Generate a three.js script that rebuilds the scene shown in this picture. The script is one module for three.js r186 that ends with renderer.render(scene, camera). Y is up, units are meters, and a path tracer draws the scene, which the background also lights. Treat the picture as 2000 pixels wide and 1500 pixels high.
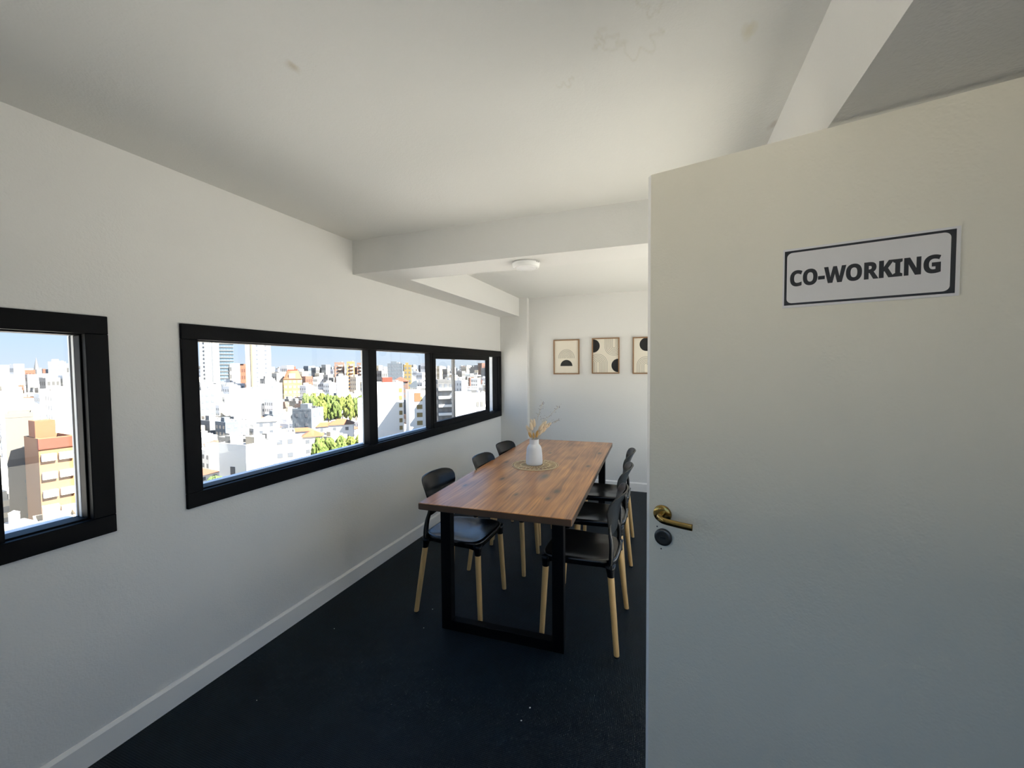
import * as THREE from 'three';
import { mergeGeometries, mergeVertices, toCreasedNormals } from 'three/addons/utils/BufferGeometryUtils.js';
import { RoundedBoxGeometry } from 'three/addons/geometries/RoundedBoxGeometry.js';
import { createNoise2D } from 'simplex-noise';

// ------------------------------------------------------------------ camera, sky, sun, exposure
const scene = new THREE.Scene();
const camera = new THREE.PerspectiveCamera(85.26, 4 / 3, 0.02, 20000);
camera.position.set(2.0592, 1.5, 0);
camera.rotation.order = 'YXZ';
camera.rotation.set(-0.03984, 0.35694, -0.008);
scene.add(camera);

const renderer = new THREE.WebGLRenderer();
renderer.toneMapping = THREE.LinearToneMapping;
renderer.toneMappingExposure = 1.55;
renderer.shadowMap.enabled = true;

{ // clear afternoon sky: pale at the horizon, blue higher up, the same all the way round
  const W = 64, H = 512, d = new Float32Array(W * H * 4);
  const stops = [[0, 0.6, 0.7, 0.8], [0.06, 0.5, 0.67, 0.88], [0.16, 0.39, 0.73, 1.24], [0.4, 0.34, 0.71, 1.38], [1, 0.24, 0.55, 1.25]];
  for (let r = 0; r < H; r++) {
    const s = Math.max(0, Math.sin(((r + 0.5) / H - 0.5) * Math.PI));
    let k = 0; while (k < stops.length - 2 && s > stops[k + 1][0]) k++;
    const a = stops[k], b = stops[k + 1], t = Math.min(1, (s - a[0]) / (b[0] - a[0]));
    for (let c = 0; c < W; c++) for (let i = 0; i < 4; i++) d[(r * W + c) * 4 + i] = i < 3 ? a[i + 1] + (b[i + 1] - a[i + 1]) * t : 1;
  }
  const sky = new THREE.DataTexture(d, W, H, THREE.RGBAFormat, THREE.FloatType);
  sky.mapping = THREE.EquirectangularReflectionMapping; sky.magFilter = THREE.LinearFilter; sky.needsUpdate = true;
  scene.background = sky; scene.environment = sky;
  scene.backgroundIntensity = 0.8; scene.environmentIntensity = 0.8;
}
const sun = new THREE.DirectionalLight(new THREE.Color().setRGB(1, 0.95, 0.85), 36);
sun.name = 'sun'; sun.position.set(65, 75, -8); sun.target.position.set(0, 0, 0);
sun.castShadow = true; sun.shadow.mapSize.set(4096, 4096);
Object.assign(sun.shadow.camera, { left: -500, right: 500, top: 500, bottom: -500, near: 1, far: 1500 });
scene.add(sun, sun.target);

// ------------------------------------------------------------------ helpers
const V = (x, y, z) => new THREE.Vector3(x, y, z);
let seed = 1234567;
const rnd = () => { seed = (seed + 0x6d2b79f5) | 0; let t = Math.imul(seed ^ (seed >>> 15), 1 | seed); t = (t + Math.imul(t ^ (t >>> 7), 61 | t)) ^ t; return ((t ^ (t >>> 14)) >>> 0) / 4294967296; };
const rr = (a, b) => a + (b - a) * rnd();
const noise = createNoise2D(rnd);
const taken = {};
const numbered = (n) => { const k = taken[n] = (taken[n] ?? -1) + 1; return k ? n + '_' + String(k).padStart(3, '0') : n; };
const std = (r, g, b, rough = 0.8, more = {}) => new THREE.MeshStandardMaterial({ color: new THREE.Color().setRGB(r, g, b), roughness: rough, ...more });
const phys = (r, g, b, rough, more = {}) => new THREE.MeshPhysicalMaterial({ color: new THREE.Color().setRGB(r, g, b), roughness: rough, ...more });
function mesh(name, g, m, parent) {
  const o = new THREE.Mesh(g, m); o.name = parent ? name : numbered(name); o.castShadow = o.receiveShadow = true;
  (parent ?? scene).add(o); return o;
}
function thing(name, label, category, [x, y, z] = [0, 0, 0], turn = 0, group) {
  const o = new THREE.Group(); o.name = numbered(name); o.position.set(x, y, z); o.rotation.y = turn;
  o.userData = { label, category }; if (group) o.userData.group = group; scene.add(o); return o;
}
function tag(o, label, category, group) { Object.assign(o.userData, { label, category }); if (group) o.userData.group = group; return o; }
const structure = (o) => { o.userData.kind = 'structure'; return o; };
function sGroup(name) { const o = new THREE.Group(); o.name = name; scene.add(o); return structure(o); }
// box from min corner to max corner, uv in metres by the way each face points
function bx(x0, x1, y0, y1, z0, z1) {
  const g = new THREE.BoxGeometry(Math.abs(x1 - x0), Math.abs(y1 - y0), Math.abs(z1 - z0));
  g.translate((x0 + x1) / 2, (y0 + y1) / 2, (z0 + z1) / 2); return metres(g);
}
function metres(g) {
  const p = g.attributes.position, n = g.attributes.normal, uv = new Float32Array(p.count * 2);
  for (let i = 0; i < p.count; i++) {
    const ax = Math.abs(n.getX(i)), ay = Math.abs(n.getY(i)), az = Math.abs(n.getZ(i));
    if (ay >= ax && ay >= az) { uv[2 * i] = p.getX(i); uv[2 * i + 1] = p.getZ(i); }
    else if (ax >= az) { uv[2 * i] = p.getZ(i); uv[2 * i + 1] = p.getY(i); }
    else { uv[2 * i] = p.getX(i); uv[2 * i + 1] = p.getY(i); }
  }
  g.setAttribute('uv', new THREE.BufferAttribute(uv, 2)); return g;
}
function rbx(x0, x1, y0, y1, z0, z1, r = 0.003, seg = 2) {
  const g = new RoundedBoxGeometry(x1 - x0, y1 - y0, z1 - z0, seg, r); g.translate((x0 + x1) / 2, (y0 + y1) / 2, (z0 + z1) / 2); return metres(g);
}
const plain = (g) => { const h = g.index ? g.toNonIndexed() : g; for (const k of Object.keys(h.attributes)) if (!['position', 'normal', 'uv'].includes(k)) h.deleteAttribute(k); return h; };
const merged = (...gs) => mergeGeometries(gs.flat().map(plain));
const tube = (pts, r, seg = 24, rad = 10) => new THREE.TubeGeometry(new THREE.CatmullRomCurve3(pts.map((p) => V(...p))), seg, r, rad, false);
// solid of rings (each ring an array of points), closed at both ends
function loft(rings) {
  const n = rings[0].length, pos = [], idx = [];
  rings.forEach((r) => r.forEach((p) => pos.push(...p)));
  for (let i = 0; i < rings.length - 1; i++) for (let j = 0; j < n; j++) {
    const a = i * n + j, b = i * n + (j + 1) % n; idx.push(a, b, a + n, b, b + n, a + n);
  }
  for (const [k, flip] of [[0, 1], [rings.length - 1, 0]]) {
    const c = pos.length / 3, m = [0, 1, 2].map((q) => rings[k].reduce((s, p) => s + p[q], 0) / n); pos.push(...m);
    for (let j = 0; j < n; j++) { const a = k * n + j, b = k * n + (j + 1) % n; flip ? idx.push(c, b, a) : idx.push(c, a, b); }
  }
  const g = new THREE.BufferGeometry(); g.setAttribute('position', new THREE.Float32BufferAttribute(pos, 3)); g.setIndex(idx); g.computeVertexNormals();
  g.setAttribute('uv', new THREE.Float32BufferAttribute(new Float32Array(pos.length / 3 * 2), 2)); return g;
}
function canvas(w, h, draw, srgb = true) {
  const c = document.createElement('canvas'); c.width = w; c.height = h; draw(c.getContext('2d'), w, h);
  const t = new THREE.CanvasTexture(c); if (srgb) t.colorSpace = THREE.SRGBColorSpace; t.magFilter = THREE.LinearFilter; return t;
}
function dataTex(w, h, f, srgb = false, repeat) {
  const d = new Uint8Array(w * h * 4);
  for (let y = 0; y < h; y++) for (let x = 0; x < w; x++) {
    const v = f(x / w, y / h, x, y), o = (y * w + x) * 4;
    if (typeof v === 'number') d[o] = d[o + 1] = d[o + 2] = v * 255; else { d[o] = v[0]; d[o + 1] = v[1]; d[o + 2] = v[2]; }
    d[o + 3] = 255;
  }
  const t = new THREE.DataTexture(d, w, h); t.magFilter = THREE.LinearFilter; t.wrapS = t.wrapT = THREE.RepeatWrapping;
  if (srgb) t.colorSpace = THREE.SRGBColorSpace; if (repeat) t.repeat.set(...repeat); t.needsUpdate = true; return t;
}
// tileable value noise of n cells
function tiling(n, s) {
  const g = []; let q = s; for (let i = 0; i < n * n; i++) { q = (q * 1103515245 + 12345) & 0x7fffffff; g.push((q >> 8 & 1023) / 1023); }
  const sm = (t) => t * t * (3 - 2 * t);
  return (u, v) => { const x = u * n, y = v * n, i = Math.floor(x), j = Math.floor(y), a = sm(x - i), b = sm(y - j), at = (p, r) => g[((r % n + n) % n) * n + ((p % n + n) % n)];
    return (at(i, j) * (1 - a) + at(i + 1, j) * a) * (1 - b) + (at(i, j + 1) * (1 - a) + at(i + 1, j + 1) * a) * b; };
}

// ------------------------------------------------------------------ materials of the room
const t64 = tiling(64, 7), t160 = tiling(160, 11), t9 = tiling(9, 3);
const stipple = dataTex(512, 512, (u, v) => 0.5 * t160(u, v) + 0.35 * t64(u, v) + 0.15 * t9(u, v), false, [1.6, 1.6]);
const M = {
  wall: std(0.76, 0.755, 0.73, 0.85, { bumpMap: stipple, bumpScale: 0.0008 }),
  trim: std(0.84, 0.83, 0.8, 0.5),
  frame: phys(0.003, 0.003, 0.0035, 0.5, { specularIntensity: 0.22 }),
  litEdge: std(0.62, 0.62, 0.6, 0.5),  // pale tone carries the daylight on the stile sides
  glass: phys(1, 1, 1, 0.0, { transmission: 1, thickness: 0, ior: 1.35 }),
  render: std(0.84, 0.84, 0.82, 0.9),
  door: std(0.88, 0.835, 0.7, 0.5, { bumpMap: stipple, bumpScale: 0.0006 }),
};
// ceiling paint with a few old damp stains
const HC = 2.3864, ZB = -5.1715, ZF = 1.15, XR = 2.4273;
M.ceiling = std(1, 1, 1, 0.85, {
  bumpMap: stipple, bumpScale: 0.0008,
  map: canvas(1024, 1024, (c, w, h) => {
    c.fillStyle = 'rgb(224,224,220)'; c.fillRect(0, 0, w, h);
    const at = (x, z) => [(x + 0.5) / 4 * w, (1 - (z + 6) / 9) * h];
    const blot = (x, z, r, k, col) => { for (let i = 0; i < k; i++) { const [px, py] = at(x + rr(-r, r), z + rr(-r, r)); c.fillStyle = col; c.beginPath(); c.ellipse(px, py, rr(2, 5), rr(1.5, 3), rr(0, 3), 0, 7); c.fill(); } };
    blot(1.024, -0.958, 0.008, 6, 'rgba(150,125,80,0.045)'); blot(2.25, -1.29, 0.018, 6, 'rgba(165,140,95,0.05)'); blot(2.418, -1.815, 0.002, 2, 'rgba(110,95,70,0.08)');
    c.lineWidth = 1; c.strokeStyle = 'rgba(186,178,158,0.2)';
    for (const [x, z, r, a0, a1] of [[1.97, -1.18, 0.1, 0.3, 3.6], [1.9, -1.22, 0.06, 3.4, 6.2], [1.755, -1.286, 0.05, 0.4, 2.4], [2.03, -1.1, 0.05, 1, 4]]) {
      const [px, py] = at(x, z); c.beginPath();
      for (let a = a0; a < a1; a += 0.08) { const q = r * 256 * (0.75 + 0.45 * noise(Math.cos(a) * 1.7 + x * 9, Math.sin(a) * 1.7)); c.lineTo(px + Math.cos(a) * q, py + Math.sin(a) * q * 0.45); } c.stroke();
    }
  }),
});
M.ceiling.map.wrapS = M.ceiling.map.wrapT = THREE.RepeatWrapping;
{ // uv of the ceiling is in metres: x + z
  M.ceiling.map.repeat.set(1 / 4, 1 / 9); M.ceiling.map.offset.set(0.5 / 4, 6 / 9); M.ceiling.map.flipY = true;
}
// studded rubber flooring: fine square studs
const studs = dataTex(256, 256, (u, v) => {
  const f = (t) => { const q = (t * 16) % 1; return q < 0.18 ? 0 : q < 0.32 ? (q - 0.18) / 0.14 : q > 0.92 ? (1 - q) / 0.08 : 1; };
  return Math.min(f(u), f(v));
}, false, [8, 8]);
const scuff = tiling(24, 5), scuff2 = tiling(96, 9);
M.floor = phys(1, 1, 1, 0.5, { specularIntensity: 0.32,
  map: dataTex(512, 512, (u, v) => { const k = 0.8 + 0.25 * scuff(u, v) + 0.2 * scuff2(u, v); return [14 * k, 24 * k, 31 * k]; }, true, [0.5, 0.5]),
  bumpMap: studs, bumpScale: 0.0012,
});

// ------------------------------------------------------------------ the room
const W2 = { y0: 0.8625, y1: 1.7101 }; // outer edge of the window trim
const oy0 = W2.y0 + 0.03, oy1 = W2.y1 - 0.03; // masonry opening
const TH = -0.2;
const winA = { z0: -0.9819, z1: 1.0 }, winB = { z0: -5.09, z1: -1.2439 };
structure(mesh('floor', merged(bx(-0.2, 3.0, -0.15, 0, ZB - 0.2, ZF + 0.2), bx(3.0, 4.4, -0.15, 0, -1.3, ZF + 0.2)), M.floor));
structure(mesh('ceiling', merged(bx(-0.2, 4.25, HC, HC + 0.2, ZB - 0.2, ZF + 0.2), bx(4.25, 4.4, HC, HC + 0.2, -1.3, ZF + 0.2)), M.ceiling));  // slab runs on over the terrace, an added overhang to block direct sun
structure(mesh('wall_left', merged(
  bx(TH, 0, 0, oy0, ZB - 0.2, ZF + 0.2), bx(TH, 0, oy1, HC, ZB - 0.2, ZF + 0.2),
  bx(TH, 0, oy0, oy1, winB.z1 - 0.03, winA.z0 + 0.03), bx(TH, 0, oy0, oy1, winA.z1 - 0.03, ZF + 0.2), bx(TH, 0, oy0, oy1, ZB - 0.2, winB.z0 + 0.0),
), M.wall));
structure(mesh('wall_back', bx(0, 3.0, 0, HC, ZB - 0.2, ZB), M.wall));
const FW = { x0: 1.3, x1: 2.82, y0: 0.95, y1: 2.34 };
structure(mesh('wall_front', merged(bx(0, 4.4, 0, FW.y0, ZF, ZF + 0.2), bx(0, 4.4, FW.y1, HC, ZF, ZF + 0.2), bx(0, FW.x0, FW.y0, FW.y1, ZF, ZF + 0.2), bx(FW.x1, 4.4, FW.y0, FW.y1, ZF, ZF + 0.2)), M.wall));
structure(mesh('wall_right', merged(bx(2.86, 3.0, 0, 0.1, ZB, -1.45), bx(2.86, 3.0, 2.06, HC, ZB, -1.45), bx(2.86, 3.0, 0.1, 2.06, ZB, -5.0), bx(2.86, 3.0, 0, HC, -1.45, -1.19), bx(2.86, 3.0, 0, HC, -0.32, ZF), bx(2.86, 3.0, 2.087, HC, -1.19, -0.32)), M.wall));
structure(mesh('wall_hall', merged(bx(4.2, 4.4, 0, HC, -1.3, ZF), bx(3.0, 4.4, 0, HC, -1.45, -1.3)), M.wall));
structure(mesh('corner_column', bx(0, 0.3725, 0, HC, ZB, -5.0916), M.wall));
structure(mesh('ceiling_beam', bx(0, 2.86, 2.1557, HC, -2.6656, -2.3647), M.wall));
structure(mesh('ceiling_beam', bx(0, 0.2644, 2.1557, HC, -5.0916, -2.6656), M.wall));
structure(mesh('ceiling_beam', merged(bx(XR, 2.86, 2.0869, HC, -2.3647, ZF), bx(XR, 2.86, 2.0869, HC, ZB, -2.6656)), M.wall));
function skirting(name, len) { // profile with a bevelled top edge, along +x local
  const s = new THREE.Shape(); s.moveTo(0, 0); s.lineTo(0.014, 0); s.lineTo(0.014, 0.094); s.lineTo(0.005, 0.1064); s.lineTo(0, 0.1064); s.closePath();
  return structure(mesh(name, new THREE.ExtrudeGeometry(s, { depth: len, bevelEnabled: false }), M.trim));
}
{ const b = skirting('baseboard_left', ZF + 5.09); b.position.set(0, 0, -5.0916); }
{ const b = skirting('baseboard_back', 2.86 - 0.3725); b.rotation.y = -Math.PI / 2; b.position.set(2.86, 0, ZB); }
{ const b = skirting('baseboard_column', 0.36); b.rotation.y = -Math.PI / 2; b.position.set(0.3725, 0, -5.0916); }

// ------------------------------------------------------------------ windows
function frameRing(x0, x1, y0, y1, z0, z1, w) { return merged(rbx(x0, x1, y0, y0 + w, z0, z1), rbx(x0, x1, y1 - w, y1, z0, z1), rbx(x0, x1, y0 + w, y1 - w, z0, z0 + w), rbx(x0, x1, y0 + w, y1 - w, z1 - w, z1)); }
function makeWindow(name, o, panes, stiles, sashes) {
  const g = sGroup(name);
  mesh('frame', merged(frameRing(-0.012, 0.014, W2.y0, W2.y1, o.z0, o.z1, 0.07), frameRing(-0.085, -0.012, W2.y0 + 0.03, W2.y1 - 0.03, o.z0 + 0.03, o.z1 - 0.03, 0.046)), M.frame, g);
  for (const [z0, z1, x] of panes) mesh('pane', bx(x - 0.002, x + 0.002, W2.y0 + 0.07, W2.y1 - 0.07, z0, z1), M.glass, g);
  for (const [z0, z1] of stiles) { const s = mesh('mullion', rbx(-0.06, 0.0, W2.y0 + 0.06, W2.y1 - 0.06, z0, z1), M.frame, g); }
  for (const [z0, z1, w] of sashes) {
    const s = mesh('sash', frameRing(-0.03, 0.004, W2.y0 + 0.068, W2.y1 - 0.068, z0, z1, w), M.frame, g);
    mesh('pane', bx(-0.02, -0.016, W2.y0 + 0.1, W2.y1 - 0.1, z0 + w - 0.01, z1 - w + 0.01), M.glass, s);
  }
  return g;
}
{
  const g = makeWindow('window_1', winA, [[-0.92, -0.66, -0.06], [-0.66, 0.17, -0.045], [0.17, 0.95, -0.06]], [[-0.69, -0.635], [0.15, 0.21]], []);
  mesh('lit_stile_strip', rbx(-0.066, -0.05, W2.y0 + 0.075, W2.y1 - 0.075, -0.912, -0.905, 0.001), M.litEdge, g);  // pale strip: daylight on the sash edge put into its colour
}
{
  const g = makeWindow('window_2', winB, [[-2.56, -1.3, -0.06], [-3.45, -2.56, -0.045], [-5.05, -3.9, -0.07]], [[-2.60, -2.51], [-3.42, -3.36]], [[-4.72, -3.40, 0.055]]);
  mesh('lit_stile_strip', rbx(-0.075, -0.06, W2.y0 + 0.07, W2.y1 - 0.07, -2.545, -2.515, 0.001), M.litEdge, g);  // pale strip paints in the daylit side of the stile
  mesh('outer_stile', rbx(-0.082, -0.06, W2.y0 + 0.07, W2.y1 - 0.07, -3.95, -3.91, 0.001), std(0.25, 0.25, 0.24, 0.5), g);
}
for (const o of [winA, winB]) structure(mesh('window_sill', rbx(-0.26, -0.085, oy0 - 0.02, oy0 + 0.012, o.z0 + 0.03, o.z1 - 0.03, 0.004), M.render));

{ // glazed wall to the roof terrace, behind the open door
  const g = sGroup('window_3');
  const fr = (z0, z1) => { const f = mesh('sash', merged(rbx(2.9, 2.95, 0.1, 0.16, z0, z1), rbx(2.9, 2.95, 2.0, 2.06, z0, z1), rbx(2.9, 2.95, 0.16, 2.0, z0, z0 + 0.05), rbx(2.9, 2.95, 0.16, 2.0, z1 - 0.05, z1)), M.frame, g); mesh('pane', bx(2.922, 2.926, 0.15, 2.01, z0 + 0.04, z1 - 0.04), M.glass, f); };
  for (let i = 0; i < 3; i++) fr(-5.0 + i * 3.55 / 3, -5.0 + (i + 1) * 3.55 / 3);
  structure(mesh('terrace_floor', bx(3.0, 8.6, -0.2, -0.02, -7.5, -1.45), std(0.3, 0.295, 0.27, 0.85)));
  structure(mesh('terrace_parapet', merged(bx(8.4, 8.6, -0.02, 0.9, -7.5, -1.45), bx(3.0, 8.4, -0.02, 0.9, -7.5, -7.3)), M.render));
}

{ // window behind the camera
  const g = sGroup('window_4');
  for (let i = 0; i < 2; i++) {
    const w = (FW.x1 - FW.x0) / 2, x0 = FW.x0 + i * w, x1 = x0 + w, z0 = ZF + 0.03, z1 = ZF + 0.08;
    const f = mesh('sash', merged(rbx(x0, x1, FW.y0, FW.y0 + 0.06, z0, z1), rbx(x0, x1, FW.y1 - 0.06, FW.y1, z0, z1), rbx(x0, x0 + 0.05, FW.y0 + 0.06, FW.y1 - 0.06, z0, z1), rbx(x1 - 0.05, x1, FW.y0 + 0.06, FW.y1 - 0.06, z0, z1)), M.frame, g);
    mesh('pane', bx(x0 + 0.04, x1 - 0.04, FW.y0 + 0.05, FW.y1 - 0.05, ZF + 0.053, ZF + 0.057), M.glass, f);
  }
}

// ------------------------------------------------------------------ open door
const DA = 0.24459, door = sGroup('door_1');
door.position.set(2.0091, 0, -1.3462); door.rotation.y = -DA; // local +x runs from the free edge to the hinge, the outside face is z = 0
{
  mesh('leaf', bx(0, 0.83, 0.012, 2.0749, -0.04, 0), M.door, door);
  const s = new THREE.Shape(); s.moveTo(0, 0); s.lineTo(0, 0.04); s.lineTo(-0.011, 0.04); s.lineTo(-0.011, 0.011); s.closePath();
  const eg = new THREE.ExtrudeGeometry(s, { depth: 2.0629, bevelEnabled: false }); eg.rotateX(-Math.PI / 2); eg.translate(0, 0.012, 0);
  mesh('edge_strip', eg, M.trim, door);
  mesh('latch_plate', rbx(-0.0125, -0.008, 1.045, 1.1, -0.03, -0.012, 0.001), std(0.2, 0.19, 0.17, 0.4, { metalness: 1 }), door);
  const brass = std(0.46, 0.31, 0.1, 0.18, { metalness: 1 }), steel = std(0.12, 0.12, 0.115, 0.38, { metalness: 1 });
  const ros = new THREE.LatheGeometry([[0, 0], [0.027, 0], [0.027, 0.004], [0.024, 0.008], [0.014, 0.0095], [0, 0.0095]].map((p) => new THREE.Vector2(...p)), 40);
  ros.rotateX(Math.PI / 2); ros.translate(0.04, 1.05, 0);
  const handle = mesh('lever_handle', (() => {
    const rings = [], path = [[0.04, 1.05, 0.006], [0.04, 1.05, 0.03], [0.043, 1.049, 0.044], [0.054, 1.047, 0.05], [0.08, 1.045, 0.051], [0.115, 1.043, 0.05], [0.135, 1.0425, 0.049]];
    const c = new THREE.CatmullRomCurve3(path.map((p) => V(...p)));
    for (let i = 0; i <= 30; i++) {
      const t = i / 30, p = c.getPoint(t), d = c.getTangent(t), up = V(0, 1, 0).addScaledVector(d, -d.y).normalize(), side = V().crossVectors(d, up).normalize();
      const ry = 0.0085 + 0.001 * t, rx = t < 0.3 ? 0.0085 : 0.0055, ring = [];
      for (let k = 0; k < 14; k++) { const a = -k / 14 * Math.PI * 2, q = V().copy(p).addScaledVector(up, Math.sign(Math.sin(a)) * Math.abs(Math.sin(a)) ** 0.7 * ry).addScaledVector(side, Math.sign(Math.cos(a)) * Math.abs(Math.cos(a)) ** 0.7 * rx); ring.push(q.toArray()); }
      rings.push(ring);
    }
    return loft(rings);
  })(), brass, door); handle.userData.label = 'brass lever handle';
  mesh('rosette', ros, brass, handle);
  const lk = new THREE.LatheGeometry([[0, 0], [0.026, 0], [0.026, 0.005], [0.0235, 0.009], [0.017, 0.0095], [0.016, 0.0085], [0, 0.0085]].map((p) => new THREE.Vector2(...p)), 40);
  lk.rotateX(Math.PI / 2); lk.translate(0.043, 0.979, 0);
  const lock = mesh('lock_plate', lk, steel, door); lock.userData.label = 'dark round lock plate';
  mesh('keyhole', rbx(0.034, 0.052, 0.9755, 0.9825, 0.007, 0.0095, 0.001), std(0.01, 0.01, 0.01, 0.6), lock);
  for (const [x, y] of [[0.024, 1.0075], [0.0365, 0.941]]) { const h = new THREE.CylinderGeometry(0.0022, 0.0022, 0.001, 12); h.rotateX(Math.PI / 2); h.translate(x, y, 0.0003); mesh('screw_hole', h, std(0.03, 0.03, 0.03), door); }
  for (const y of [0.25, 1.05, 1.85]) { const h = new THREE.CylinderGeometry(0.007, 0.007, 0.09, 14); h.translate(0.835, y, -0.03); mesh('hinge', h, steel, door); }
}
{ // sign stuck to the door
  const w = 0.3196, h = 0.1485;
  const tex = canvas(1600, 744, (c, W, H) => {
    c.fillStyle = '#e9e6e4'; c.fillRect(0, 0, W, H);
    c.fillStyle = '#06070c'; c.fillRect(18, 26, W - 52, H - 56);
    c.fillStyle = '#e7e4e2'; c.beginPath(); c.roundRect(44, 52, W - 118, H - 108, 58); c.fill();
    c.save(); c.translate(W * 0.478, H * 0.513); c.scale(1.045, 1); c.font = 'bold 262px sans-serif'; c.textAlign = 'center'; c.textBaseline = 'middle';
    c.fillStyle = c.strokeStyle = '#050506'; c.lineWidth = 11; c.lineJoin = 'miter'; c.letterSpacing = '-6px';
    const m = c.measureText('CO-WORKING'); c.scale(1330 / m.width, 1); c.fillText('CO-WORKING', 0, 0); c.strokeText('CO-WORKING', 0, 0); c.restore();
  });
  const side = std(0.75, 0.74, 0.72, 0.6), face = std(1, 1, 1, 0.45, { map: tex });
  const g = new THREE.BoxGeometry(w, h, 0.003);
  const s = mesh('door_sign', g, [side, side, side, side, face, side]);
  const u = 0.3378 + w / 2;
  s.position.set(2.0091 + u * Math.cos(DA) - Math.sin(DA) * 0.0018, 1.7213, -1.3462 + u * Math.sin(DA) + Math.cos(DA) * 0.0018); s.rotation.y = -DA;
  tag(s, 'white rectangular sign reading CO-WORKING in black letters on the open door', 'sign');
}

// ------------------------------------------------------------------ ceiling lamp
{
  const t = thing('ceiling_lamp', 'round white flush-mounted ceiling lamp under the cross beam', 'lamp', [1.225, 2.1557, -2.505]);
  const lathe = (p, n = 48) => new THREE.LatheGeometry(p.map((q) => new THREE.Vector2(...q)), n);
  mesh('housing', lathe([[0, 0], [0.086, 0], [0.086, -0.012], [0.082, -0.03], [0.076, -0.036], [0.066, -0.036], [0.064, -0.033], [0, -0.033]].reverse()), std(0.86, 0.86, 0.84, 0.4), t);
  mesh('diffuser', lathe([[0, -0.0325], [0.064, -0.0325], [0.063, -0.0365], [0.05, -0.0385], [0, -0.0395]].reverse()), std(0.9, 0.9, 0.9, 0.25), t);
  for (const a of [0.2, 0.38]) { const s = new THREE.CylinderGeometry(0.0028, 0.0028, 0.002, 10); s.rotateZ(Math.PI / 2); s.translate(0.0865, -0.009, 0); s.rotateY(-a); mesh('screw', s, std(0.1, 0.1, 0.1, 0.4, { metalness: 1 }), t); }
}

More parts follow.
